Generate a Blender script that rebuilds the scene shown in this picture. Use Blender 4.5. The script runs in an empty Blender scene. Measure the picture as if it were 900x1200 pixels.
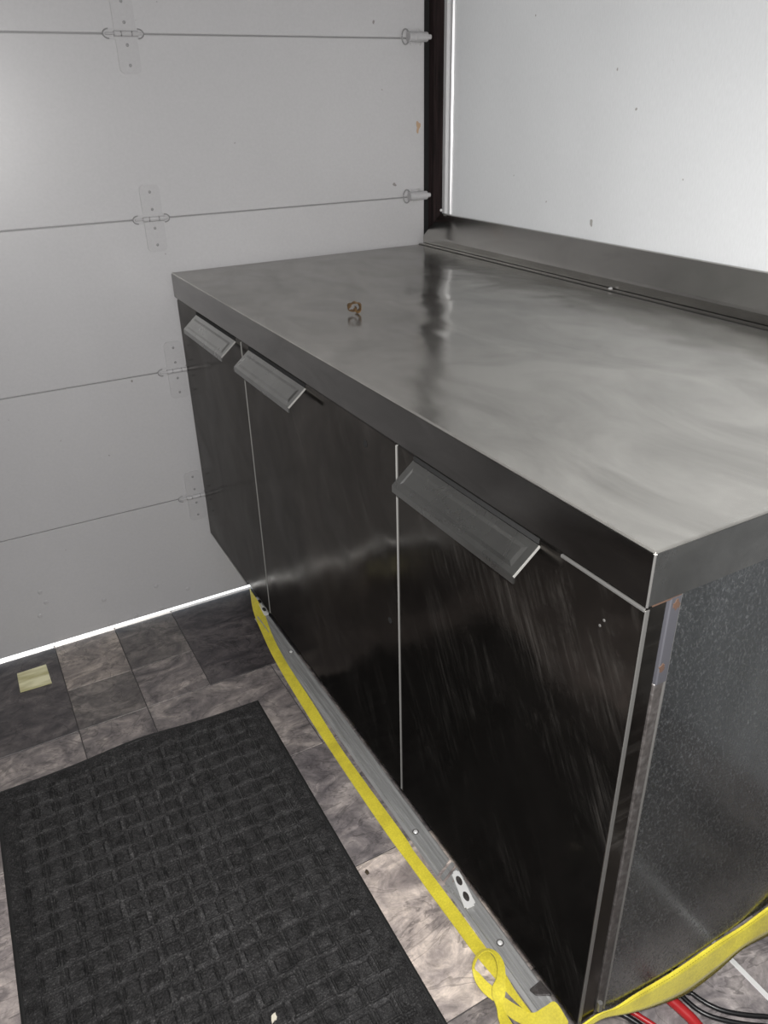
import bpy, bmesh, math, random
from mathutils import Vector, Matrix
random.seed(7)
S = bpy.context.scene
COL = S.collection

# ------------------------------------------------------------------ camera
CAM = Vector((-0.51128, -0.41991, 1.38010))
RIGHT = Vector((0.87352898, -0.48627885, -0.02190884))
UP = Vector((0.24356559, 0.39767488, 0.88460754))
FWD = Vector((0.42145334, 0.77806656, -0.46582132))
FPX = 909.52
cd = bpy.data.cameras.new('camera'); cam = bpy.data.objects.new('camera', cd); COL.objects.link(cam)
cd.sensor_fit = 'VERTICAL'; cd.sensor_height = 36; cd.lens = FPX * 36 / 1200; cd.clip_start = 0.02
M = Matrix((RIGHT, UP, -FWD)).transposed().to_4x4(); M.translation = CAM
cam.matrix_world = M
S.camera = cam

# ------------------------------------------------------------------ light
W = bpy.data.worlds.new('daylight'); S.world = W; W.use_nodes = True
bgn = W.node_tree.nodes['Background']; bgn.inputs[0].default_value = (0.80, 0.90, 1.0, 1); bgn.inputs[1].default_value = 3.0
sd = bpy.data.lights.new('sun', 'SUN'); sd.energy = 9; sd.angle = 0.01; sd.color = (1, .96, .9)
sun = bpy.data.objects.new('sun', sd); COL.objects.link(sun)
sun.rotation_euler = Vector((0.12, -0.86, -0.5)).to_track_quat('-Z', 'Y').to_euler()
# the phone's own flash, beside its lens
fd = bpy.data.lights.new('phone_flash', 'SPOT'); fd.energy = 140; fd.shadow_soft_size = 0.02
fd.spot_size = math.radians(135); fd.spot_blend = 0.9; fd.color = (1.0, 0.985, 0.97)
flash = bpy.data.objects.new('phone_flash', fd); COL.objects.link(flash)
flash.matrix_world = M @ Matrix.Translation((0.022, 0.012, 0.0))
# added unseen lamp at the ceiling, fills in ambient light
ld = bpy.data.lights.new('added_fill_light', 'AREA'); ld.energy = 7.0; ld.shape = 'RECTANGLE'; ld.size = 0.6; ld.size_y = 0.14
lamp = bpy.data.objects.new('added_fill_light', ld); COL.objects.link(lamp); lamp.location = (-0.3, -0.5, 2.065)

S.view_settings.view_transform = 'Standard'; S.view_settings.look = 'None'
S.view_settings.gamma = 1; S.view_settings.use_curve_mapping = False
S.view_settings.exposure = 0.0
S.cycles.max_bounces = 10; S.cycles.diffuse_bounces = 5; S.cycles.glossy_bounces = 6
S.cycles.blur_glossy = 0.5

# ------------------------------------------------------------------ dimensions (metres)
H, L, APR, ZB, YG = 1.0086, 1.6356, 0.0613, 0.2473, 1.6556   # top height, length, apron, door bottom, garage door plane
DT = 0.943                                                    # top of the cabinet doors
XW = 0.825                                                    # right wall plane
CEIL = 2.10

# ------------------------------------------------------------------ photo pixel -> point on an axis plane
def ray(u, v):
    return FWD + RIGHT * ((u - 450) / FPX) - UP * ((v - 600) / FPX)
def onz(u, v, z=0.0):
    d = ray(u, v); return CAM + d * ((z - CAM.z) / d.z)
def ony(u, v, y):
    d = ray(u, v); return CAM + d * ((y - CAM.y) / d.y)

# ------------------------------------------------------------------ material helper
def mat(name):
    m = bpy.data.materials.new(name); m.use_nodes = True
    nt = m.node_tree; return m, nt, nt.nodes['Principled BSDF']
def nd(nt, t, **kw):
    n = nt.nodes.new(t)
    for k, v in kw.items():
        if k in n.inputs: n.inputs[k].default_value = v
        else: setattr(n, k, v)
    return n
def coords(nt, scale=(1, 1, 1), which='Object', rot=(0, 0, 0)):
    tc = nd(nt, 'ShaderNodeTexCoord'); mr = nd(nt, 'ShaderNodeMapping'); mp = nd(nt, 'ShaderNodeMapping')
    mr.inputs['Rotation'].default_value = rot; mp.inputs['Scale'].default_value = scale
    nt.links.new(tc.outputs[which], mr.inputs['Vector']); nt.links.new(mr.outputs[0], mp.inputs['Vector']); return mp.outputs[0]
def noise(nt, vec, scale, detail=4, rough=.55, dist=0):
    n = nd(nt, 'ShaderNodeTexNoise'); n.inputs['Scale'].default_value = scale; n.inputs['Detail'].default_value = detail
    n.inputs['Roughness'].default_value = rough; n.inputs['Distortion'].default_value = dist
    nt.links.new(vec, n.inputs['Vector']); return n.outputs['Fac']
def ramp(nt, fac, stops):
    r = nd(nt, 'ShaderNodeValToRGB'); e = r.color_ramp.elements
    while len(e) < len(stops): e.new(0.5)
    for el, (p, c) in zip(e, stops):
        el.position = p; el.color = (c, c, c, 1) if not isinstance(c, tuple) else (*c, 1)
    nt.links.new(fac, r.inputs[0]); return r.outputs[0]
def bump(nt, b, h, strength, dist=.001, prev=None):
    n = nd(nt, 'ShaderNodeBump'); n.inputs['Strength'].default_value = strength; n.inputs['Distance'].default_value = dist
    nt.links.new(h, n.inputs['Height'])
    if prev is not None: nt.links.new(prev, n.inputs['Normal'])
    nt.links.new(n.outputs[0], b.inputs['Normal']); return n.outputs[0]
def mulc(nt, a, b, f=1.0, mode='MULTIPLY'):
    n = nd(nt, 'ShaderNodeMix', data_type='RGBA', blend_type=mode); n.inputs[0].default_value = f
    for s, i in ((a, 6), (b, 7)):
        if isinstance(s, tuple): n.inputs[i].default_value = (*s, 1)
        else: nt.links.new(s, n.inputs[i])
    return n.outputs[2]
def simple(name, col, rough=.5, metal=0.0, spec=.5):
    m, nt, b = mat(name); b.inputs['Base Color'].default_value = (*col, 1); b.inputs['Roughness'].default_value = rough
    b.inputs['Metallic'].default_value = metal; b.inputs['Specular IOR Level'].default_value = spec; return m

def steel(name, col, rlo, rhi, wave=0.6, smear=(3, 9, 6), grain=(1, 1, 1), dirt=0.25, metal=1.0, scratch=0.0, edge=1.0):
    """brushed stainless: smears change gloss and a thin grime film, long waves bend the reflections"""
    m, nt, b = mat(name); b.inputs['Metallic'].default_value = metal; b.inputs['Specular Tint'].default_value = (edge, edge, edge, 1)
    v = coords(nt, smear); n = noise(nt, v, 1.4, 6, .6, 1.2)
    r = ramp(nt, n, [(.35, rlo), (.68, rhi)]); nt.links.new(r, b.inputs['Roughness'])
    n2 = noise(nt, coords(nt, smear), 3.1, 8, .65, .8)
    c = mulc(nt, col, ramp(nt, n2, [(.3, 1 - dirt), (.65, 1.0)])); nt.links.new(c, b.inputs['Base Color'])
    if scratch:   # hazy diagonal scuffs that scatter light
        fine = noise(nt, coords(nt, (1, 130, 7), rot=(.50, 0, 0)), 1.0, 6, .75, .3)
        patch = noise(nt, coords(nt, (1, 11, 5), rot=(.50, 0, 0)), 1.0, 5, .65, 1.0)
        k = mulc(nt, ramp(nt, fine, [(.45, 0.0), (.78, 1.0)]), ramp(nt, patch, [(.48, 0.0), (.74, 1.0)]))
        mr = nd(nt, 'ShaderNodeMapRange'); mr.inputs['To Min'].default_value = metal; mr.inputs['To Max'].default_value = metal - scratch
        nt.links.new(k, mr.inputs['Value']); nt.links.new(mr.outputs[0], b.inputs['Metallic'])
    w = noise(nt, coords(nt, (1, 1, 1)), 5.0, 2, .35, .4)
    p = bump(nt, b, w, wave, .006)
    if wave:
        g = noise(nt, coords(nt, grain), 260, 2, .5)
        bump(nt, b, g, .04, .0005, p)
    return m

M_TOP = steel('brushed_steel_top', (.60, .585, .55), .11, .27, 1.0, (2.6, 1.3, 2), (1, .06, 1), .32, metal=.88, edge=.62)
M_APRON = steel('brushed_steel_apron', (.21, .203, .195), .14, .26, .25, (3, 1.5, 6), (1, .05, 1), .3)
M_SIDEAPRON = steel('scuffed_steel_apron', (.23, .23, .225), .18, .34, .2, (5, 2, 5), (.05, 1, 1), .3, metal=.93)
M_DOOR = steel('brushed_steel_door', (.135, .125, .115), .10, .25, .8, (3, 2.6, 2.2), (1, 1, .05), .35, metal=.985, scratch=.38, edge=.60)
M_SPLASH = steel('brushed_steel_backsplash', (.47, .46, .435), .15, .24, .2, (3, 1.2, 3), (1, .05, 1), .2)
M_EDGE = simple('pale_steel_edge', (.27, .265, .255), .40, .8)
M_HANDLE = steel('pressed_steel_handle', (.29, .29, .28), .26, .34, .0, (6, 6, 6), (1, .1, 1), .12, metal=.97)

def m_galv():
    m, nt, b = mat('mottled_galvanised_steel'); b.inputs['Metallic'].default_value = .85
    v = coords(nt, (1, 1, .6), rot=(0, .35, 0))
    n = noise(nt, v, 250, 4, .7, .3)
    c = ramp(nt, n, [(.36, (.12, .127, .133)), (.55, (.18, .19, .197)), (.67, (.30, .31, .32)), (.78, (.62, .63, .64))])
    big = noise(nt, coords(nt, (3, 3, 1.2)), 1.6, 4, .6)
    c = mulc(nt, c, ramp(nt, big, [(.3, .52), (.7, .9)])); nt.links.new(c, b.inputs['Base Color'])
    nt.links.new(ramp(nt, n, [(.45, .13), (.72, .5)]), b.inputs['Roughness'])
    bump(nt, b, n, .10, .0006); return m
M_GALV = m_galv()

def m_dull():
    m, nt, b = mat('dull_corroded_metal'); b.inputs['Metallic'].default_value = .6; b.inputs['Roughness'].default_value = .5
    n = noise(nt, coords(nt, (1, 1, 1)), 120, 5, .7)
    nt.links.new(ramp(nt, n, [(.3, (.05, .045, .043)), (.55, (.11, .10, .096)), (.75, (.19, .185, .185))]), b.inputs['Base Color'])
    bump(nt, b, n, .3, .001); return m
M_DULL = m_dull()

def m_paint(name, col, rough, grain, gs, var=.06, spec=.5):
    m, nt, b = mat(name)
    n = noise(nt, coords(nt, grain), gs, 3, .6)
    big = noise(nt, coords(nt, (1, 1, 1)), 1.7, 4, .6, .5)
    c = mulc(nt, col, ramp(nt, n, [(.3, 1 - var), (.7, 1.0)]))
    c = mulc(nt, c, ramp(nt, big, [(.3, 1 - var), (.7, 1.0)])); nt.links.new(c, b.inputs['Base Color'])
    sp = noise(nt, coords(nt, (1, 1, 1)), 48, 1, .4)
    c = mulc(nt, c, ramp(nt, sp, [(.165, (.5, .48, .45)), (.185, (1., 1., 1.))])); nt.links.new(c, b.inputs['Base Color'])
    b.inputs['Roughness'].default_value = rough; b.inputs['Specular IOR Level'].default_value = spec
    bump(nt, b, n, .12, .0006); return m
M_GDOOR = m_paint('painted_garage_door', (.40, .395, .402), .36, (1, 1, 1), 140, .05)
M_HINGE = m_paint('painted_hinge', (.375, .37, .376), .4, (1, 1, 1), 200, .06)
M_WALL = m_paint('white_textured_panel', (.68, .695, .71), .42, (3, 3, .6), 120, .07)
M_LOOP = simple('dark_grey_hinge_paint', (.20, .20, .20), .45)  # darker grey for hinge loops, screws, rings and the door joint backing
M_TRIM = simple('pale_trim', (.62, .62, .63), .3, .3)

def m_wood():
    m, nt, b = mat('dark_stained_jamb'); b.inputs['Roughness'].default_value = .9; b.inputs['Specular IOR Level'].default_value = .15
    n = noise(nt, coords(nt, (40, 40, 2)), 2, 6, .65, .8)
    nt.links.new(ramp(nt, n, [(.3, (.005, .004, .004)), (.6, (.022, .014, .014)), (.8, (.075, .055, .055))]), b.inputs['Base Color'])
    bump(nt, b, n, .4, .002); return m
M_JAMB = m_wood()
M_BLACK = simple('black_void', (.004, .004, .004), .9)

def m_tile():
    m, nt, b = mat('slate_vinyl_tile')
    oi = nd(nt, 'ShaderNodeObjectInfo')
    tc = nd(nt, 'ShaderNodeTexCoord'); ad = nd(nt, 'ShaderNodeVectorMath', operation='ADD')
    mul = nd(nt, 'ShaderNodeVectorMath', operation='SCALE'); cx = nd(nt, 'ShaderNodeCombineXYZ')
    nt.links.new(oi.outputs['Random'], cx.inputs[0]); nt.links.new(oi.outputs['Random'], cx.inputs[1])
    nt.links.new(cx.outputs[0], mul.inputs[0]); mul.inputs['Scale'].default_value = 31
    nt.links.new(tc.outputs['Object'], ad.inputs[0]); nt.links.new(mul.outputs[0], ad.inputs[1])
    v = ad.outputs[0]
    mp = nd(nt, 'ShaderNodeMapping'); mp.inputs['Scale'].default_value = (1, 1.7, 1); mp.inputs['Rotation'].default_value = (0, 0, .5)
    nt.links.new(v, mp.inputs[0])
    n1 = noise(nt, mp.outputs[0], 7, 8, .62, 1.6)
    n2 = noise(nt, v, 42, 9, .78, .9)
    wv = noise(nt, mp.outputs[0], 5, 3, .55, 3.0)
    veins = ramp(nt, wv, [(.44, 1.0), (.485, .62), (.50, 1.12), (.53, 1.0)])
    c = mulc(nt, ramp(nt, n1, [(.30, .36), (.5, .88), (.70, 1.6)]), ramp(nt, n2, [(.3, .60), (.5, .97), (.7, 1.34)]))
    c = mulc(nt, c, veins)
    tint = ramp(nt, n1, [(.3, (.90, .88, .95)), (.7, (1.03, 1.0, .96))])
    c = mulc(nt, c, tint); c = mulc(nt, c, oi.outputs['Color']); nt.links.new(c, b.inputs['Base Color'])
    nt.links.new(ramp(nt, n2, [(.3, .38), (.7, .55)]), b.inputs['Roughness'])
    bump(nt, b, n2, .25, .0015); return m
M_TILE = m_tile()
M_GROUT = simple('floor_joint', (.06, .055, .055), .8)

def m_matc():
    m, nt, b = mat('black_ribbed_carpet'); b.inputs['Roughness'].default_value = .95; b.inputs['Specular IOR Level'].default_value = .15
    v = coords(nt); n = noise(nt, v, 300, 4, .75); n2 = noise(nt, v, 38, 5, .75)
    c = mulc(nt, ramp(nt, n, [(.32, (.016, .016, .0165)), (.55, (.040, .039, .0395)), (.75, (.12, .117, .115))]), ramp(nt, n2, [(.3, .45), (.7, 1.45)]))
    da = nd(nt, 'ShaderNodeAttribute', attribute_name='ridge_light_dust')
    c = mulc(nt, c, ramp(nt, da.outputs['Fac'], [(0, .68), (.55, .95), (1, 1.4)]))  # ridge tops painted paler as if catching light, with some dusty wear
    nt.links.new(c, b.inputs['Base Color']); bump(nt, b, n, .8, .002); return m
M_CARPET = m_matc()
M_SEAM = simple('lit_edge_steel', (.34, .335, .32), .35, .5)  # paler than the door steel, light on the edges put into colour
M_BRK = simple('grey_zinc_bracket', (.07, .07, .08), .45, .35)
M_RUBBER = simple('black_rubber', (.014, .014, .014), .6)

def m_strap():
    m, nt, b = mat('yellow_webbing'); b.inputs['Roughness'].default_value = .6; b.inputs['Sheen Weight'].default_value = .15
    n = noise(nt, coords(nt, (1, 1, 1)), 300, 2, .5); big = noise(nt, coords(nt), 14, 4, .6)
    c = mulc(nt, (.72, .62, .045), ramp(nt, n, [(.3, .85), (.7, 1.05)]))
    c = mulc(nt, c, ramp(nt, big, [(.3, (.72, .70, .7)), (.6, (1., 1., 1.))])); nt.links.new(c, b.inputs['Base Color'])
    bump(nt, b, n, .25, .0006); return m
M_STRAP = m_strap()
M_STITCH = simple('olive_thread', (.20, .17, .02), .7)
def m_alu():
    m, nt, b = mat('scuffed_aluminium'); b.inputs['Metallic'].default_value = .55
    n = noise(nt, coords(nt, (60, 2, 60)), 3, 6, .7)
    nt.links.new(ramp(nt, n, [(.3, (.33, .33, .325)), (.7, (.60, .60, .60))]), b.inputs['Base Color']); b.inputs['Roughness'].default_value = .42
    bump(nt, b, n, .15, .001); return m
M_ALU = m_alu()
M_WHITE = simple('bright_zinc', (.85, .85, .84), .35, .2)
M_RED = simple('red_cable_jacket', (.42, .022, .025), .35)
M_CABLE = simple('black_cable_jacket', (.010, .010, .011), .35)
M_RUST = simple('rust', (.055, .028, .016), .85)
M_RUSTCHIP = simple('orange_primer', (.36, .25, .16), .7)
M_NOTE = None
def m_note():
    m, nt, b = mat('pale_yellow_card'); b.inputs['Roughness'].default_value = .5
    n = noise(nt, coords(nt, (3, 14, 1)), 2.2, 4, .5, .3)
    nt.links.new(ramp(nt, n, [(.4, (.46, .43, .22)), (.6, (.78, .75, .50))]), b.inputs['Base Color']); return m
M_NOTE = m_note()
M_DARKWALL = simple('dark_room_lining', (.035, .034, .034), .8)
M_CEIL = simple('ceiling_lining', (.6, .6, .6), .7)
M_CONC = simple('outdoor_concrete', (.75, .75, .74), .9)

# ------------------------------------------------------------------ mesh helpers
def link(name, bm, m, parent=None, smooth=False):
    bmesh.ops.recalc_face_normals(bm, faces=bm.faces)
    me = bpy.data.meshes.new(name); bm.to_mesh(me); bm.free()
    if smooth:
        for p in me.polygons: p.use_smooth = True
    me.materials.append(m)
    o = bpy.data.objects.new(name, me); COL.objects.link(o)
    if parent is not None: o.parent = parent
    return o
def bx(bm, x0, x1, y0, y1, z0, z1, bev=0, seg=2):
    vs = [bm.verts.new((x, y, z)) for x in (x0, x1) for y in (y0, y1) for z in (z0, z1)]
    fs = [(0, 1, 3, 2), (4, 6, 7, 5), (0, 4, 5, 1), (2, 3, 7, 6), (0, 2, 6, 4), (1, 5, 7, 3)]
    nf = [bm.faces.new([vs[i] for i in f]) for f in fs]
    if bev:
        es = list({e for f in nf for e in f.edges})
        bmesh.ops.bevel(bm, geom=es, offset=bev, segments=seg, profile=.5, affect='EDGES')
    return bm
def box(name, a, m, parent=None, bev=0, seg=2):
    return link(name, bx(bmesh.new(), *a, bev, seg), m, parent)
def prism(bm, pts, ax, a0, a1):
    """pts: 2-D outline, extruded along axis ax from a0 to a1"""
    def P(p, t):
        return {0: (t, p[0], p[1]), 1: (p[0], t, p[1]), 2: (p[0], p[1], t)}[ax]
    A = [bm.verts.new(P(p, a0)) for p in pts]; B = [bm.verts.new(P(p, a1)) for p in pts]
    n = len(pts); bm.faces.new(A); bm.faces.new(B[::-1])
    for i in range(n): bm.faces.new((A[i], A[(i + 1) % n], B[(i + 1) % n], B[i]))
    return bm
def tube(bm, pts, r, n=10, cap=True):
    pts = [Vector(p) for p in pts]; rings = []; up = Vector((0, 0, 1))
    for i, p in enumerate(pts):
        t = (pts[min(i + 1, len(pts) - 1)] - pts[max(i - 1, 0)]).normalized()
        a = t.cross(up); a = a.normalized() if a.length > 1e-4 else t.cross(Vector((1, 0, 0))).normalized()
        b_ = a.cross(t)
        rr = r[i] if isinstance(r, (list, tuple)) else r
        rings.append([bm.verts.new(p + a * rr * math.cos(k * 2 * math.pi / n) + b_ * rr * math.sin(k * 2 * math.pi / n)) for k in range(n)])
    for A, B in zip(rings, rings[1:]):
        for k in range(n): bm.faces.new((A[k], A[(k + 1) % n], B[(k + 1) % n], B[k]))
    if cap: bm.faces.new(rings[0]); bm.faces.new(rings[-1][::-1])
    return bm
def catmull(P, k=8):
    P = [Vector(p) for p in P]; out = []
    for i in range(len(P) - 1):
        a, b_, c, d = P[max(i - 1, 0)], P[i], P[i + 1], P[min(i + 2, len(P) - 1)]
        for j in range(k):
            t = j / k
            out.append(.5 * ((2 * b_) + (c - a) * t + (2 * a - 5 * b_ + 4 * c - d) * t * t + (3 * b_ - a - 3 * c + d) * t ** 3))
    out.append(P[-1]); return out
def ribbon(bm, A, B, th=.0022, k=8, across=4):
    """a strip of webbing between two edge lines A and B, with thickness"""
    A, B = catmull(A, k), catmull(B, k); n = len(A); top = []; bot = []
    for i in range(n):
        t = (A[min(i + 1, n - 1)] + B[min(i + 1, n - 1)] - A[max(i - 1, 0)] - B[max(i - 1, 0)])
        nn = t.cross(B[i] - A[i]); nn = nn.normalized() if nn.length > 1e-9 else Vector((0, 0, 1))
        top.append([bm.verts.new(A[i].lerp(B[i], j / across) + nn * th / 2) for j in range(across + 1)])
        bot.append([bm.verts.new(A[i].lerp(B[i], j / across) - nn * th / 2) for j in range(across + 1)])
    for i in range(n - 1):
        for j in range(across):
            bm.faces.new((top[i][j], top[i][j + 1], top[i + 1][j + 1], top[i + 1][j]))
            bm.faces.new((bot[i][j], bot[i + 1][j], bot[i + 1][j + 1], bot[i][j + 1]))
        for j in (0, across):
            bm.faces.new((top[i][j], top[i + 1][j], bot[i + 1][j], bot[i][j]))
    for i in (0, n - 1):
        for j in range(across): bm.faces.new((top[i][j], bot[i][j], bot[i][j + 1], top[i][j + 1]))
    return bm
def disc(bm, c, axis, r, h, n=14, dome=.5):
    """a low domed button (screw or rivet head) at c, facing axis"""
    axis = Vector(axis).normalized(); a = axis.orthogonal().normalized(); b_ = axis.cross(a); c = Vector(c)
    R = [(r, -h * .5), (r, h * .3), (r * .75, h * (.3 + .5 * dome)), (r * .35, h * (.3 + .7 * dome))]
    rings = [[bm.verts.new(c + axis * z + (a * math.cos(t) + b_ * math.sin(t)) * q) for t in [k * 2 * math.pi / n for k in range(n)]] for q, z in R]
    for A, B in zip(rings, rings[1:]):
        for k in range(n): bm.faces.new((A[k], A[(k + 1) % n], B[(k + 1) % n], B[k]))
    bm.faces.new(rings[0][::-1]); bm.faces.new(rings[-1]); return bm
def empty(name, loc=(0, 0, 0)):
    o = bpy.data.objects.new(name, None); COL.objects.link(o); o.location = loc; o.empty_display_size = .05; return o
def tag(o, label, cat, group=None):
    o['label'] = label; o['category'] = cat
    if group: o['group'] = group
    return o
def struct(o, label=None):
    o['kind'] = 'structure'
    if label: o['label'] = label
    return o
def adopt(o, parent):
    """parent a mesh built in world coordinates under an Empty that is not at the origin"""
    o.parent = parent; o.matrix_parent_inverse = Matrix.Translation(parent.location).inverted(); return o

# ================================================================== THE SETTING
XL, YB = -1.60, -2.4
floor = struct(box('floor', (XL, XW, YB, YG + .006, -.06, -.0022), M_GROUT), 'grey slate-look vinyl tile floor')
outside = struct(box('ground_outside', (-6, 6, YG + .006, 8, -.06, -.003), M_CONC), 'pale ground outside the garage door')
struct(box('ceiling', (XL - .05, XW + .05, YB - .05, YG + .12, CEIL, CEIL + .04), M_CEIL), 'dim ceiling of the trailer')
struct(box('wall_left', (XL - .05, XL, YB - .05, YG + .12, -.06, CEIL), M_DARKWALL), 'dark left wall')
struct(box('wall_back', (XL, XW, YB - .05, YB, -.06, CEIL), M_DARKWALL), 'dark wall at the trailer front')
wr = struct(box('wall_right', (XW, XW + .05, YB - .05, YG + .12, -.06, CEIL), M_WALL), 'white textured wall panel above the steel counter')
# vertical trim at the panel's end: two ridges
bm = bmesh.new(); prism(bm, [(XW + .001, 1.585), (XW - .003, 1.586), (XW - .007, 1.589), (XW - .006, 1.592), (XW - .003, 1.595), (XW - .003, 1.607), (XW - .006, 1.610), (XW - .009, 1.613), (XW - .009, 1.616), (XW - .004, 1.620), (XW - .004, 1.634), (XW + .001, 1.636)], 2, 1.09, CEIL)
struct(link('trim_1', bm, M_TRIM), 'narrow pale metal edge trim of the white wall panel')
bm = bmesh.new(); disc(bm, (XW - .010, 1.630, 1.098), (-1, 0, 0), .004, .004); link('screw', bm, M_WHITE, bpy.data.objects['trim_1'])
# dark jamb in the corner, behind it the black slot that the door rollers run in
struct(box('trim_2', (.793, XW - .0005, 1.637, YG + .06, 0, CEIL), M_JAMB, None, .003), 'dark stained wooden jamb between garage door and white wall')
struct(box('trim_3', (.7350, .7925, YG + .0085, YG + .06, 0, CEIL), M_BLACK), 'black roller slot beside the garage door')

# ---- floor tiles: a modular pattern on a 0.173 m grid
UX, UY, OX, OY = .1715, .1742, -.4925, .2076
TONE = {}
used = set()
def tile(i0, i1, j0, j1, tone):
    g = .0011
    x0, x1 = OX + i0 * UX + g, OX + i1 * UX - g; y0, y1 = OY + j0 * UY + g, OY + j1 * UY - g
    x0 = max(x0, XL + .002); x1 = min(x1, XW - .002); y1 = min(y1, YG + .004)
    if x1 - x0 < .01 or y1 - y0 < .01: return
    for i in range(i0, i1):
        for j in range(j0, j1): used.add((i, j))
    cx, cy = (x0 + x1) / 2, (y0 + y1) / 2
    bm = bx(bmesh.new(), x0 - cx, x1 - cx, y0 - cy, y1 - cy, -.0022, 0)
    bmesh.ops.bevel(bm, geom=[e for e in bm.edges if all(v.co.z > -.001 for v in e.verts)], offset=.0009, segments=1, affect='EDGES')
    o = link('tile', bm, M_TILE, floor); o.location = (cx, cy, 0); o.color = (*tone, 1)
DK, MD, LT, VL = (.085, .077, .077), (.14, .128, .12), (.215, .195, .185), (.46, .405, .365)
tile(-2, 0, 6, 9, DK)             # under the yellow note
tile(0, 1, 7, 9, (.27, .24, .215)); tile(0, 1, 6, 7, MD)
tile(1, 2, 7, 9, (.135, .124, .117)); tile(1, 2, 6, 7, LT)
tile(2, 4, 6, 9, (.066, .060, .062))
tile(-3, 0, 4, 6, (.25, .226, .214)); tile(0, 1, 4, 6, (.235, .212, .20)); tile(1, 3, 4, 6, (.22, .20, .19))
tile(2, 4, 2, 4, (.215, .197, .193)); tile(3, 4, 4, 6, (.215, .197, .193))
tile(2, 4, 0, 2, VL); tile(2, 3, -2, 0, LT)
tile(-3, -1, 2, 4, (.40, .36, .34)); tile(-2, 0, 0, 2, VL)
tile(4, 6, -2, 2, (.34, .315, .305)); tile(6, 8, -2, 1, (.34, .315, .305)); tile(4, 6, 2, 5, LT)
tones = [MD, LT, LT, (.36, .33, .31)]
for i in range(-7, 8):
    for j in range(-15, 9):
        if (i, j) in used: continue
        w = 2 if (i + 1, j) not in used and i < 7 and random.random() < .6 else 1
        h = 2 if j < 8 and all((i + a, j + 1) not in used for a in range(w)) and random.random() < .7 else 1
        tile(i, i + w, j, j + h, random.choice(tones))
# thin aluminium seam strip let into the floor under the counter's near end
struct(link('trim_4', prism(bmesh.new(), [(.4235, 0), (.425, .0025), (.432, .003), (.4335, 0)], 1, -.9, 1.5), M_WHITE), 'thin bright metal seam strip on the floor under the counter')

# ================================================================== GARAGE DOOR
K = [.009, .3670, .7494, 1.1383, 1.5316, 1.92, CEIL - .002]
gd = struct(box('door_1', (XL + .001, .7715, YG + .0045, YG + .008, .010, CEIL - .002), M_LOOP), 'pale grey sectional garage door with bare hinges')
for i in range(6):
    z0, z1 = K[i] + (.0014 if i else 0), K[i + 1] - .0014
    p = box('panel', (XL + .002, .772, YG, YG + .005, z0, z1), M_GDOOR, gd, .0012, 1)
    if i == 0:
        bm = bmesh.new()
        for (u, v) in [(47, 694), (54, 706), (47, 722), (122, 703), (129, 731), (160, 722), (190, 713), (183, 687), (220, 690)]:
            q = ony(u, v, YG); b1 = bmesh.new(); disc(b1, (q.x, YG, q.z), (0, -1, 0), .0065, .003); link('rivet', b1, M_HINGE, p)
        bm.free()
    if i == 3:
        q = ony(490, 148, YG); bm = bmesh.new(); ring = []
        for k in range(16):
            t = k * math.pi / 8; r = 1 + .3 * math.sin(3 * t + 1) + random.uniform(-.15, .15)
            ring.append((q.x + .0065 * r * math.cos(t), q.z + .014 * r * math.sin(t)))
        prism(bm, [(a, c) for a, c in ring], 1, YG - .0006, YG + .001)
        o = link('paint_chip', bm, M_RUSTCHIP, p); o['label'] = 'orange rusty paint chip'
# ---- centre hinges
def rplate(x0, x1, z0, z1, r, round_top, round_bot):
    pts = []
    def corner(cx, cz, a0):
        for k in range(6): 
            t = a0 + k * math.pi / 10; pts.append((cx + r * math.cos(t), cz + r * math.sin(t)))
    if round_bot: corner(x0 + r, z0 + r, math.pi); corner(x1 - r, z0 + r, 1.5 * math.pi)
    else: pts += [(x0, z0), (x1, z0)]
    if round_top: corner(x1 - r, z1 - r, 0); corner(x0 + r, z1 - r, .5 * math.pi)
    else: pts += [(x1, z1), (x0, z1)]
    return pts
def hinge(zc, label):
    h = empty('hinge', (-.02, YG, zc))
    tag(h, label, 'hinge', 'centre hinges of the garage door')
    def part(n, bm, m=M_HINGE, par=None): 
        o = link(n, bm, m); return adopt(o, h)
    x0, x1 = -.0445, .0045; F = YG - .0002
    for up in (1, -1):
        za, zb = (zc + .007, zc + .079) if up > 0 else (zc - .079, zc - .007)
        part('leaf', prism(bmesh.new(), rplate(x0, x1, za, zb, .012, up > 0, up < 0), 1, F - .0022, F))
        for dz in (.022, .062):
            bm = bmesh.new(); disc(bm, (-.020, F - .0022, zc + up * dz), (0, -1, 0), .0034, .003); o = link('screw', bm, M_LOOP); adopt(o, h)
    # pressed oval around the joint
    oval = [( -.0255 + .046 * math.copysign(abs(math.cos(t)) ** .6, math.cos(t)), zc + .0115 * math.copysign(abs(math.sin(t)) ** .7, math.sin(t))) for t in [k * math.pi / 12 for k in range(24)]]
    part('pressed_collar', prism(bmesh.new(), oval, 1, F - .0015, F))
    bm = bmesh.new(); tube(bm, [(-.066, F - .005, zc), (.015, F - .005, zc)], .0026, 8); part('pin', bm)
    for a, b_ in ((-.047, -.033), (-.031, -.009), (-.007, .007)):
        bm = bmesh.new(); tube(bm, [(a, F - .0055, zc), (b_, F - .0055, zc)], .0062, 10); part('knuckle', bm)
    for sgn, xc in ((-1, -.058), (1, .007)):
        bm = bmesh.new(); tube(bm, [(xc + sgn * .013 * math.sin(t), F - .003, zc + .0095 * math.cos(t)) for t in [k * math.pi / 8 for k in range(9)]], .0016, 6); part('loop', bm, M_LOOP)
hinge(K[4], 'pressed hinge on the topmost visible joint of the garage door')
hinge(K[3], 'pressed hinge on the door joint just above counter height')
hinge(K[2], 'pressed hinge on the door joint beside the upper cabinet front')
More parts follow.
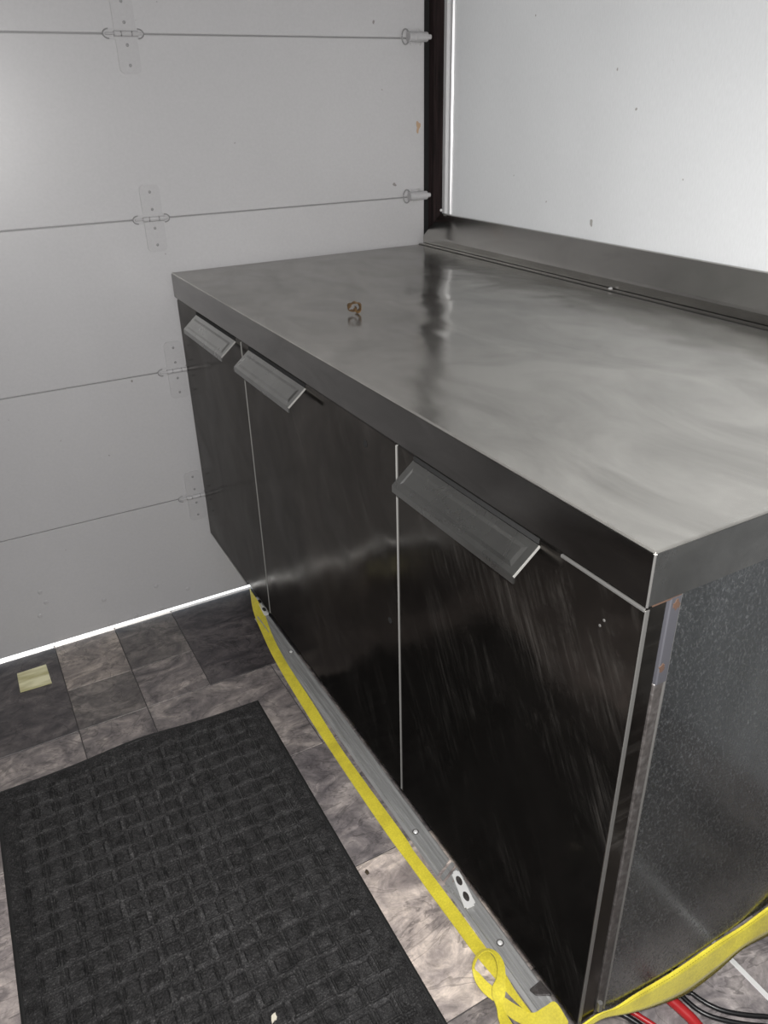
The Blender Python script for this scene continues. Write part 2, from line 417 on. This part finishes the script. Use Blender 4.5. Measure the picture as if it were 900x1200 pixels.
hinge(K[1], 'pressed hinge on the lowest door joint beside the cabinet foot')
# ---- roller brackets at the door edge
def roller(zc, label):
    h = empty('roller_bracket', (.73, YG, zc)); tag(h, label, 'roller bracket', 'roller brackets at the garage door edge')
    F = YG - .0002
    def part(n, bm, m=M_HINGE, sm=False): return adopt(link(n, bm, m, None, sm), h)
    part('base_plate', prism(bmesh.new(), rplate(.716, .764, zc - .0165, zc + .0165, .005, True, True), 1, F - .002, F))
    bm = bmesh.new(); tube(bm, [(.714, F - .0125, zc), (.735, F - .0125, zc), (.7355, F - .0125, zc), (.752, F - .0125, zc), (.7525, F - .0125, zc), (.7715, F - .0125, zc)], [.0118, .0118, .0126, .0126, .0118, .0118], 16); part('barrel', bm)
    bm = bmesh.new(); tube(bm, [(.7715, F - .0125, zc), (.784, F - .0125, zc)], .0062, 10); part('stem', bm)
    bm = bmesh.new(); tube(bm, [(.710 + .011 * math.cos(t), F - .006, zc + .0175 * math.sin(t)) for t in [k * math.pi / 10 for k in range(21)]], .0020, 8, False); part('ring', bm, M_LOOP)
    for x, z in ((.724, .0150), (.752, .0150), (.730, -.0150), (.758, -.0150)):
        bm = bmesh.new(); disc(bm, (x, F - .002, zc + z), (0, -1, 0), .003, .0025); part('screw', bm, M_ALU)
roller(K[4] + .003, 'upper roller bracket beside the dark jamb')
roller(K[3] + .003, 'roller bracket just above the counter corner by the dark jamb')

# ================================================================== STEEL WORKTOP CABINET
cab = empty('worktop_cabinet', (.4, .8, 0))
tag(cab, 'long stainless steel three-door worktop cabinet standing against the white wall', 'cabinet')
def C(name, bm, m, par=None, smooth=False):
    o = link(name, bm, m, None, smooth)
    if par is None: adopt(o, cab)
    else: o.parent = par; o.matrix_parent_inverse = par.matrix_parent_inverse.copy() if False else (Matrix.Translation(cab.location) @ par.matrix_parent_inverse).inverted() if False else Matrix.Identity(4)
    return o
# body
C('body', bx(bmesh.new(), .034, .80, .010, L - .010, ZB + .004, H - APR + .002), M_GALV)
C('body_underside', bx(bmesh.new(), .04, .79, .02, L - .02, ZB - .004, ZB + .0045), M_DULL)
# worktop with a folded apron
wt = C('worktop', bx(bmesh.new(), 0, .7575, 0, L, H - APR, H, .0022, 3), M_TOP)
C('front_apron', bx(bmesh.new(), -.0012, .002, .0008, L - .0008, H - APR, H - .0022, .0006, 1), M_APRON)
C('side_apron', bx(bmesh.new(), .0008, .756, -.0012, .002, H - APR, H - .0022, .0006, 1), M_SIDEAPRON)
C('corner_edge', tube(bmesh.new(), [(-.0004, -.0004, H - APR), (-.0004, -.0004, H - .003)], .0013, 8), M_EDGE)
# backsplash: foot flange, groove, riser and sloping back
C('flange', prism(bmesh.new(), [(.7415, H - .001), (.7415, H + .0030), (.745, H + .0036), (.7535, H + .0030), (.7535, H - .001)], 1, .002, L - .001), M_SPLASH)
C('seam_gap', bx(bmesh.new(), .7535, .7580, .002, L - .001, H - .001, H + .0022), M_BLACK)
C('seam_gap', bx(bmesh.new(), .7400, .7417, .002, L - .001, H - .001, H + .0008), M_BLACK)
bs = C('backsplash', prism(bmesh.new(), [(.7575, H - .03), (.7575, H + .021), (.761, H + .026), (.8165, H + .0785), (.819, H + .0800), (XW - .001, H + .0800), (XW - .001, H - .03)], 1, .001, L), M_SPLASH)
bm = bmesh.new(); disc(bm, (.749, .848, H + .004), (-.3, 0, 1), .0045, .004, 9); C('sealant_blob', bm, M_HINGE)
# side panel, corner strips
C('side_panel', bx(bmesh.new(), .050, .745, .0035, .0105, .217, H - APR, .0012, 1), M_GALV)
cs = C('hinge_bracket', bx(bmesh.new(), .033, .0485, -.0004, .010, .836, H - APR - .0005, .0012, 1), M_BRK)
bm = bmesh.new(); bx(bm, .0335, .0475, .002, .010, ZB, .836, .0012, 1); C('corner_angle', bm, M_DULL)
C('corner_angle_edge', bx(bmesh.new(), .0468, .0500, .0005, .010, ZB, H - APR - .0005, .0008, 1), M_EDGE)
def blot(name, c, rx, rz, m):
    ring = []
    for k in range(18):
        t = k * math.pi / 9; r = 1 + random.uniform(-.3, .25); ring.append((c[0] + rx * r * math.cos(t), c[1] + rz * r * math.sin(t)))
    return prism(bmesh.new(), ring, 1, -.0011, .0005)
C('rust_spot', blot('r', (.0415, .936), .0045, .006, M_RUST), M_RUST); C('rust_spot', blot('r', (.037, .858), .0035, .006, M_RUST), M_RUST)
C('rust_seam', bx(bmesh.new(), .008, .047, -.0003, .006, H - APR - .0025, H - APR + .0005), M_RUST)
# bottom-corner hinge pivot
C('pivot', tube(bmesh.new(), [(.036, -.001, .258), (.036, -.001, .276)], .0035, 8), M_EDGE)

# doors
def door(y0, y1, hy0, hy1, label):
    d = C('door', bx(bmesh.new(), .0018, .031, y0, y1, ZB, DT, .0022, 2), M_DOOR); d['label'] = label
    def sub(n, bm, m):
        o = link(n, bm, m); o.parent = d; o['_'] = 0; del o['_']; return o
    # pale strips: highlight on the door edges put into the colour
    sub('edge_highlight', bx(bmesh.new(), .0012, .007, y0 - .0006, y0 + .0010, ZB, DT - .002, .0004, 1), M_SEAM if y0 > .1 else M_EDGE)
    sub('edge_highlight', bx(bmesh.new(), .0016, .006, y1 - .0006, y1 + .0006, ZB, DT - .002, .0005, 1), M_EDGE)
    sub('top_trim', bx(bmesh.new(), .0030, .028, y0 + .001, y1 - .001, DT - .0016, DT + .0008, .0005, 1), M_APRON)
    if y0 < .1: sub('top_glint', bx(bmesh.new(), .0006, .006, y0 + .001, .125, DT - .0045, DT - .0004, .001, 2), M_EDGE)  # paler strip near the corner, the bevel's reflection put into colour
    # handle: a pressed plate leaning out from the door's top, its lip turned down
    XO, ZO, ZI = -.0335, .9045, .9345
    def slope(a, off=0):   # a from 0 (at the door) to 1 (lip)
        n = Vector((-.030, 0, .0335)).normalized() * off
        return Vector((.0018 + (XO - .0018) * a, 0, ZI + (ZO - ZI) * a)) + n
    prof = [slope(0, .0012), slope(.97, .0012), slope(1, .0004), Vector((XO - .0002, 0, ZO - .009)), Vector((XO + .0018, 0, ZO - .009)), slope(.95, -.0012), slope(0, -.0012)]
    hd = sub('handle', prism(bmesh.new(), [(p.x, p.z) for p in prof], 1, hy0, hy1), M_HANDLE)
    sub('recess_shade', bx(bmesh.new(), .0008, .004, hy0 + .002, hy1 - .002, ZI + .002, DT - .0005), M_BLACK)  # black strip on the door face, painted as shade behind the handle
    # embossed field on the handle
    bm = bmesh.new(); vs = []
    for (a, off, iy) in ((.16, .0008, .010), (.30, .0026, .018)):
        b_ = 1 - a * .9
        vs.append([bm.verts.new(Vector((slope(q, off).x, yy, slope(q, off).z))) for q, yy in ((a, hy0 + iy), (a, hy1 - iy), (b_, hy1 - iy), (b_, hy0 + iy))])
    for k in range(4): bm.faces.new((vs[0][k], vs[0][(k + 1) % 4], vs[1][(k + 1) % 4], vs[1][k]))
    bm.faces.new(vs[1]); e = link('embossed_field', bm, M_HANDLE); e.parent = hd
    for yy in (hy0,):
        bm = prism(bmesh.new(), [(p.x, p.z) for p in [slope(0, .0018), slope(1, .0018), slope(1.0, -.0016), slope(0, -.0016)]], 1, yy - .0004, yy + .0004)
        e = link('handle_edge', bm, M_SEAM); e.parent = hd
    return d, sub
# doors sit under the cabinet Empty; vertices are in world coordinates
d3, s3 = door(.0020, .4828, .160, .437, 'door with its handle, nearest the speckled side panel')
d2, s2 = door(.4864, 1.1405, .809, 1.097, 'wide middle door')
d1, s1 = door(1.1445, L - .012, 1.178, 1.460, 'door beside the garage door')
for y, z, r in ((.583, .909, .006), (.5154, .6136, .0055)):
    bm = bmesh.new(); disc(bm, (.0016, y, z), (-1, 0, 0), r, .0016, 12, .2); s2('dark_plug', bm, M_BLACK)
for (u, v) in ((703, 733), (708, 727)):
    d_ = ray(u, v); q = CAM + d_ * ((.0018 - CAM.x) / d_.x); bm = bmesh.new(); disc(bm, q, (-1, 0, 0), .0018, .001, 8); s3('pin_mark', bm, M_EDGE)
# casters
for x, y in ((.17, .16), (.70, .16), (.17, L - .16), (.70, L - .16)):
    c = C('caster', bx(bmesh.new(), x - .045, x + .045, y - .04, y + .04, ZB - .009, ZB - .004, .001, 1), M_ALU)
    def sub(n, bm, m):
        o = link(n, bm, m); o.parent = c; return o
    bm = bmesh.new(); tube(bm, [(x, y, ZB - .009), (x, y, .165)], .013, 12); sub('stem', bm, M_ALU)
    for s in (-1, 1):
        sub('fork', prism(bmesh.new(), [(x - .03, .17), (x + .03, .17), (x + .042, .085), (x + .02, .045), (x - .0, .045)], 1, y + s * .026 - .002, y + s * .026 + .002), M_ALU)
    bm = bmesh.new(); bx(bm, x - .03, x + .03, y - .027, y + .027, .163, .17); sub('crown', bm, M_ALU)
    bm = bmesh.new(); tube(bm, [(x + .018, y - .018, .0632), (x + .018, y - .015, .0632), (x + .018, y + .015, .0632), (x + .018, y + .018, .0632)], [.056, .0625, .0625, .056], 28); sub('wheel', bm, M_RUBBER)

# ================================================================== BROWN LEAF ON THE COUNTER
def leafm():
    m, nt, b = mat('dry_brown_leaf'); b.inputs['Roughness'].default_value = .7
    n = noise(nt, coords(nt), 140, 4, .6); nt.links.new(ramp(nt, n, [(.35, (.03, .016, .007)), (.58, (.12, .065, .02)), (.72, (.34, .22, .09))]), b.inputs['Base Color']); return m
bm = bmesh.new(); NA, NB = 40, 10; g = []
for i in range(NA + 1):      # a leaf rolled up on itself, its ragged rim towards the room
    row = []; t = math.radians(-60 + 430 * i / NA); spiral = 1.35 - .95 * i / NA
    for j in range(NB + 1):
        w = j / NB * 2 - 1
        rag = 1 + .22 * math.sin(3.1 * t) + .12 * math.sin(7 * t + 1)
        r = .0092 * spiral * (1 + .16 * math.sin(2 * t + 1.2) + .10 * math.sin(5 * t + 2.3 * w)) * (1 - .12 * w * w)
        row.append(bm.verts.new((r * math.cos(t), (.0085 - .003 * i / NA) * w * rag, .0092 + r * math.sin(t))))
    g.append(row)
for i in range(NA):
    for j in range(NB): bm.faces.new((g[i][j], g[i + 1][j], g[i + 1][j + 1], g[i][j + 1]))
zmin = min(v.co.z for v in bm.verts)
for v in bm.verts: v.co.z -= zmin - .0002
lf = link('dry_leaf', bm, leafm(), None, True)
md = lf.modifiers.new('thickness', 'SOLIDIFY'); md.thickness = .0008; md.offset = 1
lf.scale = (1.25, 1.1, 1.2); lf.location = (.186, .975, H + .0002); lf.rotation_euler = (0, 0, -.15)
tag(lf, 'small crumpled brown dry leaf lying on the steel worktop', 'leaf')

# ================================================================== FLOOR MAT
MX0, MX1, MY0, MY1 = -.7000, -.0755, .10, 1.128
mt = empty('door_mat', (-.388, .614, 0)); tag(mt, 'black ribbed door mat with square relief lying on the slate floor', 'mat')
ROT = -.026
def lift(x, y):   # the far border curls up a little
    return .013 * math.exp(-((x + .38) / .12) ** 2) * max(0, (y - (MY1 - .16)) / .16) ** 2
NX, NY = 300, 494
P = .0415
def relief(x, y):
    b_ = .030
    dx = min(x - MX0, MX1 - x); dy = min(y - MY0, MY1 - y)
    if dx < b_ or dy < b_: return 0.0
    u, v = (x - MX0 - b_) / P, (y - MY0 - b_) / P
    iu, iv = math.floor(u), math.floor(v); fu, fv = abs(u - iu - .5) * 2, abs(v - iv - .5) * 2
    hsh = math.sin(iu * 12.9898 + iv * 78.233) * 43758.5; rnd = hsh - math.floor(hsh)
    mxy = max(fu, fv)
    h = 0.0
    if mxy < .58: h = .0012 + .0012 * rnd
    elif mxy < .68: h = 0.0
    else:
        # paired bars running one way between the squares, over or under in turn
        run = fu if fu > fv else fv
        s = .0036 if ((iu + iv) % 2 == 0) == (fu > fv) else .0022
        h = s * (1 if (run < .80 or run > .88) else .25)
    return h
verts = []; faces = []; ridge_light_dust = []
for j in range(NY + 1):
    for i in range(NX + 1):
        x = MX0 + (MX1 - MX0) * i / NX; y = MY0 + (MY1 - MY0) * j / NY
        e = min(i, NX - i, j, NY - j)
        rl = relief(x, y); ridge_light_dust.append(min(1, max(0, rl / .0034)) if min(x - MX0, MX1 - x, y - MY0, MY1 - y) > .03 else .35)
        z = .0045 + rl + random.uniform(-.0008, .0008) + lift(x, y)
        if e == 0: z = .0022 + lift(x, y)
        verts.append((x + .388, y - .614, z))
for j in range(NY):
    for i in range(NX):
        a = j * (NX + 1) + i; faces.append((a, a + 1, a + NX + 2, a + NX + 1))
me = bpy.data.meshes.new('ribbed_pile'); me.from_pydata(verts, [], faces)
at = me.attributes.new('ridge_light_dust', 'FLOAT', 'POINT'); at.data.foreach_set('value', ridge_light_dust); me.materials.append(M_CARPET)
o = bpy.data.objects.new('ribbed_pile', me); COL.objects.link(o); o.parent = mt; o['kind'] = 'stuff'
# rubber backing with a narrow border
bm = bmesh.new(); n = 60; B = .006
ring = []
def per():
    x0, x1, y0, y1 = MX0 - B, MX1 + B, MY0 - B, MY1 + B
    for k in range(n): yield x0 + (x1 - x0) * k / n, y1
    for k in range(n): yield x1, y1 + (y0 - y1) * k / n
    for k in range(n): yield x1 + (x0 - x1) * k / n, y0
    for k in range(n): yield x0, y0 + (y1 - y0) * k / n
pr = list(per()); c0 = Vector((-.388, .614))
rows = []
for (ins, zz) in ((0, 0.0), (0, .0022), (.004, .0036), (.009, .0036), (.012, .0012)):
    rows.append([bm.verts.new((x + .388 - math.copysign(min(ins, abs(x + .388)), x + .388) * (1 if True else 0), y - .614 - math.copysign(ins, y - .614), zz + lift(x, y))) for x, y in pr])
for A, Bq in zip(rows, rows[1:]):
    for k in range(4 * n): bm.faces.new((A[k], A[(k + 1) % (4 * n)], Bq[(k + 1) % (4 * n)], Bq[k]))
link('rubber_border', bm, M_RUBBER, mt)
mt.rotation_euler = (0, 0, ROT * .55)
# paper scrap on the mat, crumb beside it
q = onz(321, 1193, .009)
bm = bmesh.new(); ring = [(.009 * math.cos(k * math.pi / 5) * random.uniform(.6, 1.2), .005 * math.sin(k * math.pi / 5) * random.uniform(.6, 1.2)) for k in range(10)]
prism(bm, ring, 2, 0, .002); sc = link('paper_scrap', bm, simple('cream_paper', (.62, .58, .48), .8)); sc.location = (q.x, q.y, .0085); sc.rotation_euler = (0, 0, .9)
tag(sc, 'tiny cream paper scrap lying on the black mat', 'scrap')
q = onz(430, 1023); bm = bmesh.new(); bmesh.ops.create_icosphere(bm, subdivisions=2, radius=1)
for v in bm.verts: v.co = Vector((v.co.x * .004, v.co.y * .0065, v.co.z * .0025)) * random.uniform(.75, 1.15)
cr = link('crumb', bm, simple('dark_crumb', (.05, .035, .02), .8)); cr.location = (q.x, q.y, .0022); tag(cr, 'small dark crumb on the pale tile beside the mat', 'crumb')

# ================================================================== YELLOW NOTE
q = [onz(*p) for p in ((20, 790), (54, 779), (61, 801), (24, 812))]
c = sum(q, Vector()) / 4
bm = bmesh.new(); prism(bm, [((p - c).x, (p - c).y) for p in q], 2, .0003, .0022); bmesh.ops.bevel(bm, geom=list(bm.edges), offset=.0005, segments=1, affect='EDGES')
nt_ = link('yellow_card', bm, M_NOTE); nt_.location = (c.x, c.y, 0); tag(nt_, 'pale yellow square card lying on a dark tile by the garage door', 'card')

# ================================================================== FLOOR RAIL
def rail(y0, y1, skew0, skew1, label):
    r = empty('floor_rail', (.095, (y0 + y1) / 2, 0)); tag(r, label, 'rail', 'aluminium rails along the cabinet foot')
    prof = [(.0610, 0), (.0615, .0012), (.0690, .0030), (.0700, .0062), (.0722, .0066), (.0735, .0050), (.0800, .0050), (.0808, .0034), (.0822, .0034), (.0830, .0050), (.0935, .0050), (.0943, .0036), (.0955, .0036), (.0963, .0052), (.1000, .0062), (.1015, .0062), (.1025, .0030), (.1050, .0012), (.1055, 0)]
    bm = bmesh.new(); prism(bm, prof, 1, y0, y1)
    for v in bm.verts:
        f = (v.co.x - .0610) / .0445
        v.co.y += (skew0 if abs(v.co.y - y0) < 1e-5 else skew1) * f
    adopt(link('extrusion', bm, M_ALU), r); return r
ra = rail(.452, 1.480, .02, 0, 'longer grooved aluminium floor rail under the cabinet, running towards the garage door')
rb = rail(.125, .428, 0, -.01, 'short grooved aluminium floor rail under the cabinet by the strap loop')
for (u, v), par in (((341, 764), ra), ((487, 975), ra), ((586, 1105), rb)):
    q = onz(u, v, .006); bm = bmesh.new(); disc(bm, (q.x, q.y, .006), (0, 0, 1), .0048, .004, 14)
    adopt(link('screw', bm, M_WHITE), par)
    bm = bmesh.new(); tube(bm, [(q.x + .0062 * math.cos(t), q.y + .0062 * math.sin(t), .0066) for t in [k * math.pi / 8 for k in range(17)]], .0012, 6, False); adopt(link('washer', bm, M_EDGE), par)
# mitred filler strips at the rail joint
jp = empty('joint_filler', (.095, .435, 0)); tag(jp, 'pair of angled metal strips filling the gap between the floor rails', 'metal strip')
for k in range(3):
    x0 = .064; yy = .412 + k * .017
    bm = prism(bmesh.new(), [(x0, yy - .012), (x0, yy - .002), (.104, yy + .016), (.104, yy + .006)], 2, .0064, .0078 + .001 * (k % 2)); adopt(link('strip', bm, M_ALU), jp)
# slotted brackets
def bracket(quad, label):
    q = [onz(u, v, .010) for u, v in quad]; c = sum(q, Vector()) / 4
    b_ = empty('slotted_bracket', (c.x, c.y, 0)); tag(b_, label, 'bracket', 'slotted brackets on the floor rails')
    bm = bmesh.new(); prism(bm, [(p.x, p.y) for p in q], 2, .0086, .0110)
    bmesh.ops.bevel(bm, geom=[e for e in bm.edges if abs(e.verts[0].co.z - e.verts[1].co.z) > .001], offset=.004, segments=3, affect='EDGES')
    adopt(link('plate', bm, M_WHITE), b_)
    a = (q[0] + q[1]) / 2; d = (q[2] + q[3]) / 2; L_ = d - a; w = (q[1] - q[0]).length
    t = L_.normalized(); s = Vector((-t.y, t.x, 0))
    for f in (.28, .72):
        cc = a + L_ * f; ring = [cc + t * (.011 * math.cos(k * math.pi / 8)) + s * (.0055 * math.sin(k * math.pi / 8)) for k in range(16)]
        adopt(link('slot', prism(bmesh.new(), [(p.x, p.y) for p in ring], 2, .0104, .01125), M_DULL), b_)
bracket([(529, 1023), (537, 1019), (558, 1060), (545, 1066)], 'white slotted bracket lying across the gap between the floor rails')
bracket([(299, 700), (303, 699), (316, 719), (310, 722)], 'slotted bracket on the far end of the rail by the garage door')
# bent tab on the short rail's near end
p4 = [onz(u, v, .010) for u, v in ((621, 1160), (633, 1150), (646, 1166), (628, 1166))]
tb = link('bent_tab', prism(bmesh.new(), [(p.x, p.y) for p in p4], 2, .0072, .013), M_DULL); tag(tb, 'bent dull metal tab on the end of the short floor rail', 'metal tab')

# ================================================================== YELLOW STRAP
st = empty('ratchet_strap', (.06, .4, 0)); tag(st, 'bright yellow webbing strap running along the cabinet foot and round its corner', 'strap')
def rib(name, Lp, Rp, par=None, **kw):
    """edges given as (pixel u, v, height)"""
    A = [onz(u, v, z) for u, v, z in Lp]; B_ = [onz(u, v, z) for u, v, z in Rp]
    return adopt(link(name, ribbon(bmesh.new(), A, B_, **kw), M_STRAP), st)
Z = .0022
rib('floor_run',
    [(293, 690, .004), (296.7, 715.6, Z), (305.6, 738.7, Z), (323.3, 776, Z), (360, 837.3, Z), (386.7, 878.7, Z), (413.3, 918.7, Z), (453.3, 977.3, Z), (480, 1013.3, Z), (506.7, 1050.7, Z), (533.3, 1086.7, Z), (554.7, 1116, Z), (577, 1143, .004), (595, 1164, .006), (617, 1186, .007)],
    [(294.5, 693, .016), (307.3, 712.9, .010), (319.8, 745.8, .006), (336.7, 777.8, .005), (366, 823, .004), (397.3, 873.3, Z), (429.3, 918.7, Z), (472, 977.3, Z), (486.7, 1000, Z), (513.3, 1034.7, Z), (540, 1070.7, Z), (565.3, 1105.3, Z), (589, 1136, .010), (604, 1161, .014), (622, 1186, .012)])
# the tail stands up in a loop, then drops back to the floor
LOOP = [(578, 1173, 582, 1160, .009), (566, 1163, 570, 1150, .014), (557, 1150, 562, 1141, .021), (553.5, 1135, 556.0, 1134, .030), (557, 1122, 559.2, 1123.5, .038), (564, 1114.5, 565.2, 1116.8, .042), (573, 1112, 573.2, 1114.8, .044), (583, 1117, 579.5, 1121.5, .042),
        (590, 1128, 583, 1134.5, .038), (592, 1140, 581.5, 1146.5, .032), (592, 1152, 577, 1156, .026), (592, 1165, 577, 1167, .018), (589, 1180, 582, 1181, .011), (596, 1193, 584, 1194, .008), (608, 1212, 590, 1212, .008)]
rib('tail_loop', [(a, b_, z) for a, b_, c, d, z in LOOP], [(c, d, z + .003) for a, b_, c, d, z in LOOP])
rib('corner_fold', [(577, 1171, .006), (586, 1181, .005), (600, 1194, .004), (618, 1203, .004), (634, 1207, .005), (648, 1209, .006), (664, 1212, .008)],
    [(580, 1161, .010), (590, 1168, .009), (607, 1179, .008), (624, 1187, .008), (638, 1180, .014), (651, 1174.5, .018), (666, 1197, .016)])
# section drawn from the corner up along the speckled side
def ribxyz(name, pts, **kw):
    A = [ony(a[0], a[1], y) for a, b_, y, y2 in pts]; B_ = [ony(b_[0], b_[1], y2) for a, b_, y, y2 in pts]
    a_, b2 = A[-1], B_[-1]      # on, out of the frame, to the wall
    A.append(Vector((XW - .004, -.06, a_.z + .06))); B_.append(Vector((XW - .004, -.068, b2.z + .06)))
    return A, B_, adopt(link(name, ribbon(bmesh.new(), A, B_, **kw), M_STRAP, None, True), st)
SR = [((676, 1206), (680, 1212), -.003, -.005), ((700, 1189), (705, 1194), -.002, -.004), ((722, 1180), (738, 1187), -.001, -.005), ((745, 1165), (770, 1178), .0005, -.006), ((790, 1138), (806, 1163), .001, -.007),
      ((840, 1104), (840, 1138), .001, -.008), ((870, 1085), (870, 1112), .0, -.010), ((900, 1063), (900, 1096), -.003, -.012), ((940, 1034), (940, 1076), -.008, -.016), ((1000, 990), (1000, 1040), -.016, -.024)]
A, B_, _ = ribxyz('side_run', SR)
A, B_ = catmull(A, 16), catmull(B_, 16)
for f in (.10, .90):
    bm = bmesh.new(); pts = [a.lerp(b_, f) for a, b_ in zip(A, B_)]
    for i in range(len(pts) - 1):
        d = pts[i + 1] - pts[i]; nn = d.cross(B_[i] - A[i]).normalized()
        if nn.z < 0: nn = -nn
        if i % 1 == 0:
            a = pts[i] + nn * .0012; tube(bm, [a, a + d * .55], .0005, 4)
    s = link('stitching', bm, M_STITCH); adopt(s, st); s['kind'] = 'stuff'

# ================================================================== CABLES
def cable(name, pts, r, m, label, group=None):
    bm = bmesh.new(); tube(bm, catmull(pts, 8), r, 10); o = link(name, bm, m, None, True); tag(o, label, 'cable', group)
    if group is None:      # a moulded end on the loose cables
        a, b_ = Vector(pts[-2]), Vector(pts[-1]); d = (b_ - a).normalized()
        pb = bmesh.new(); tube(pb, [b_ - d * .004, b_ + d * .002, b_ + d * .018, b_ + d * .021], [r * 1.02, r * 1.15, r * 1.15, r * .9], 10); link('cable_end', pb, M_CABLE, o)
    return o
def zpts(px, z): return [onz(u, v, z) for u, v in px]
R_ = .0095
cable('power_cable', [(.335, .42, R_), (.322, .2, R_)] + zpts([(772, 1158), (782, 1168), (800, 1184), (818, 1203), (850, 1250)], R_), R_, M_RED, 'red cable on the floor coming from under the cabinet')
cable('power_cable', [(.375, .42, .0045), (.365, .2, .0045)] + zpts([(790, 1154), (800, 1168), (822, 1186), (850, 1196), (890, 1202), (930, 1200)], .0045) + [(.60, -.115, .0045), (.79, -.26, .0045)], .0042, M_CABLE, 'thin black floor cable, next to the thick red cable', 'twin black cables')
cable('power_cable', [(.40, .42, .0045), (.385, .2, .0045)] + zpts([(797, 1150), (812, 1165), (834, 1179), (858, 1187), (894, 1191), (930, 1189)], .0045) + [(.61, -.095, .0045), (.80, -.24, .0045)], .0042, M_CABLE, 'outer of the twin thin black floor cables, farther from the red cable', 'twin black cables')
cable('power_cable', [(.265, .42, .0055), (.264, .2, .0055), (.225, .105, .0055)] + zpts([(722, 1182), (736, 1192), (752, 1203), (775, 1225)], .0055), .0052, M_CABLE, 'black cable on the floor nearest the cabinet corner')
cable('power_cable', [(.300, .42, .0055), (.292, .2, .0055), (.250, .105, .0055)] + zpts([(734, 1178), (748, 1190), (768, 1203), (790, 1222)], .0055), .0048, M_RED, 'thin dark red cable between the black cable and the thick red one')

# made-up housing for the added fill light
cl = empty('added_fill_fitting', (-.3, -.5, CEIL)); tag(cl, 'added housing of the unseen fill light at the ceiling', 'lamp')
adopt(link('housing', bx(bmesh.new(), -.62, .02, -.59, -.41, CEIL - .03, CEIL, .004, 1), M_WHITE), cl)
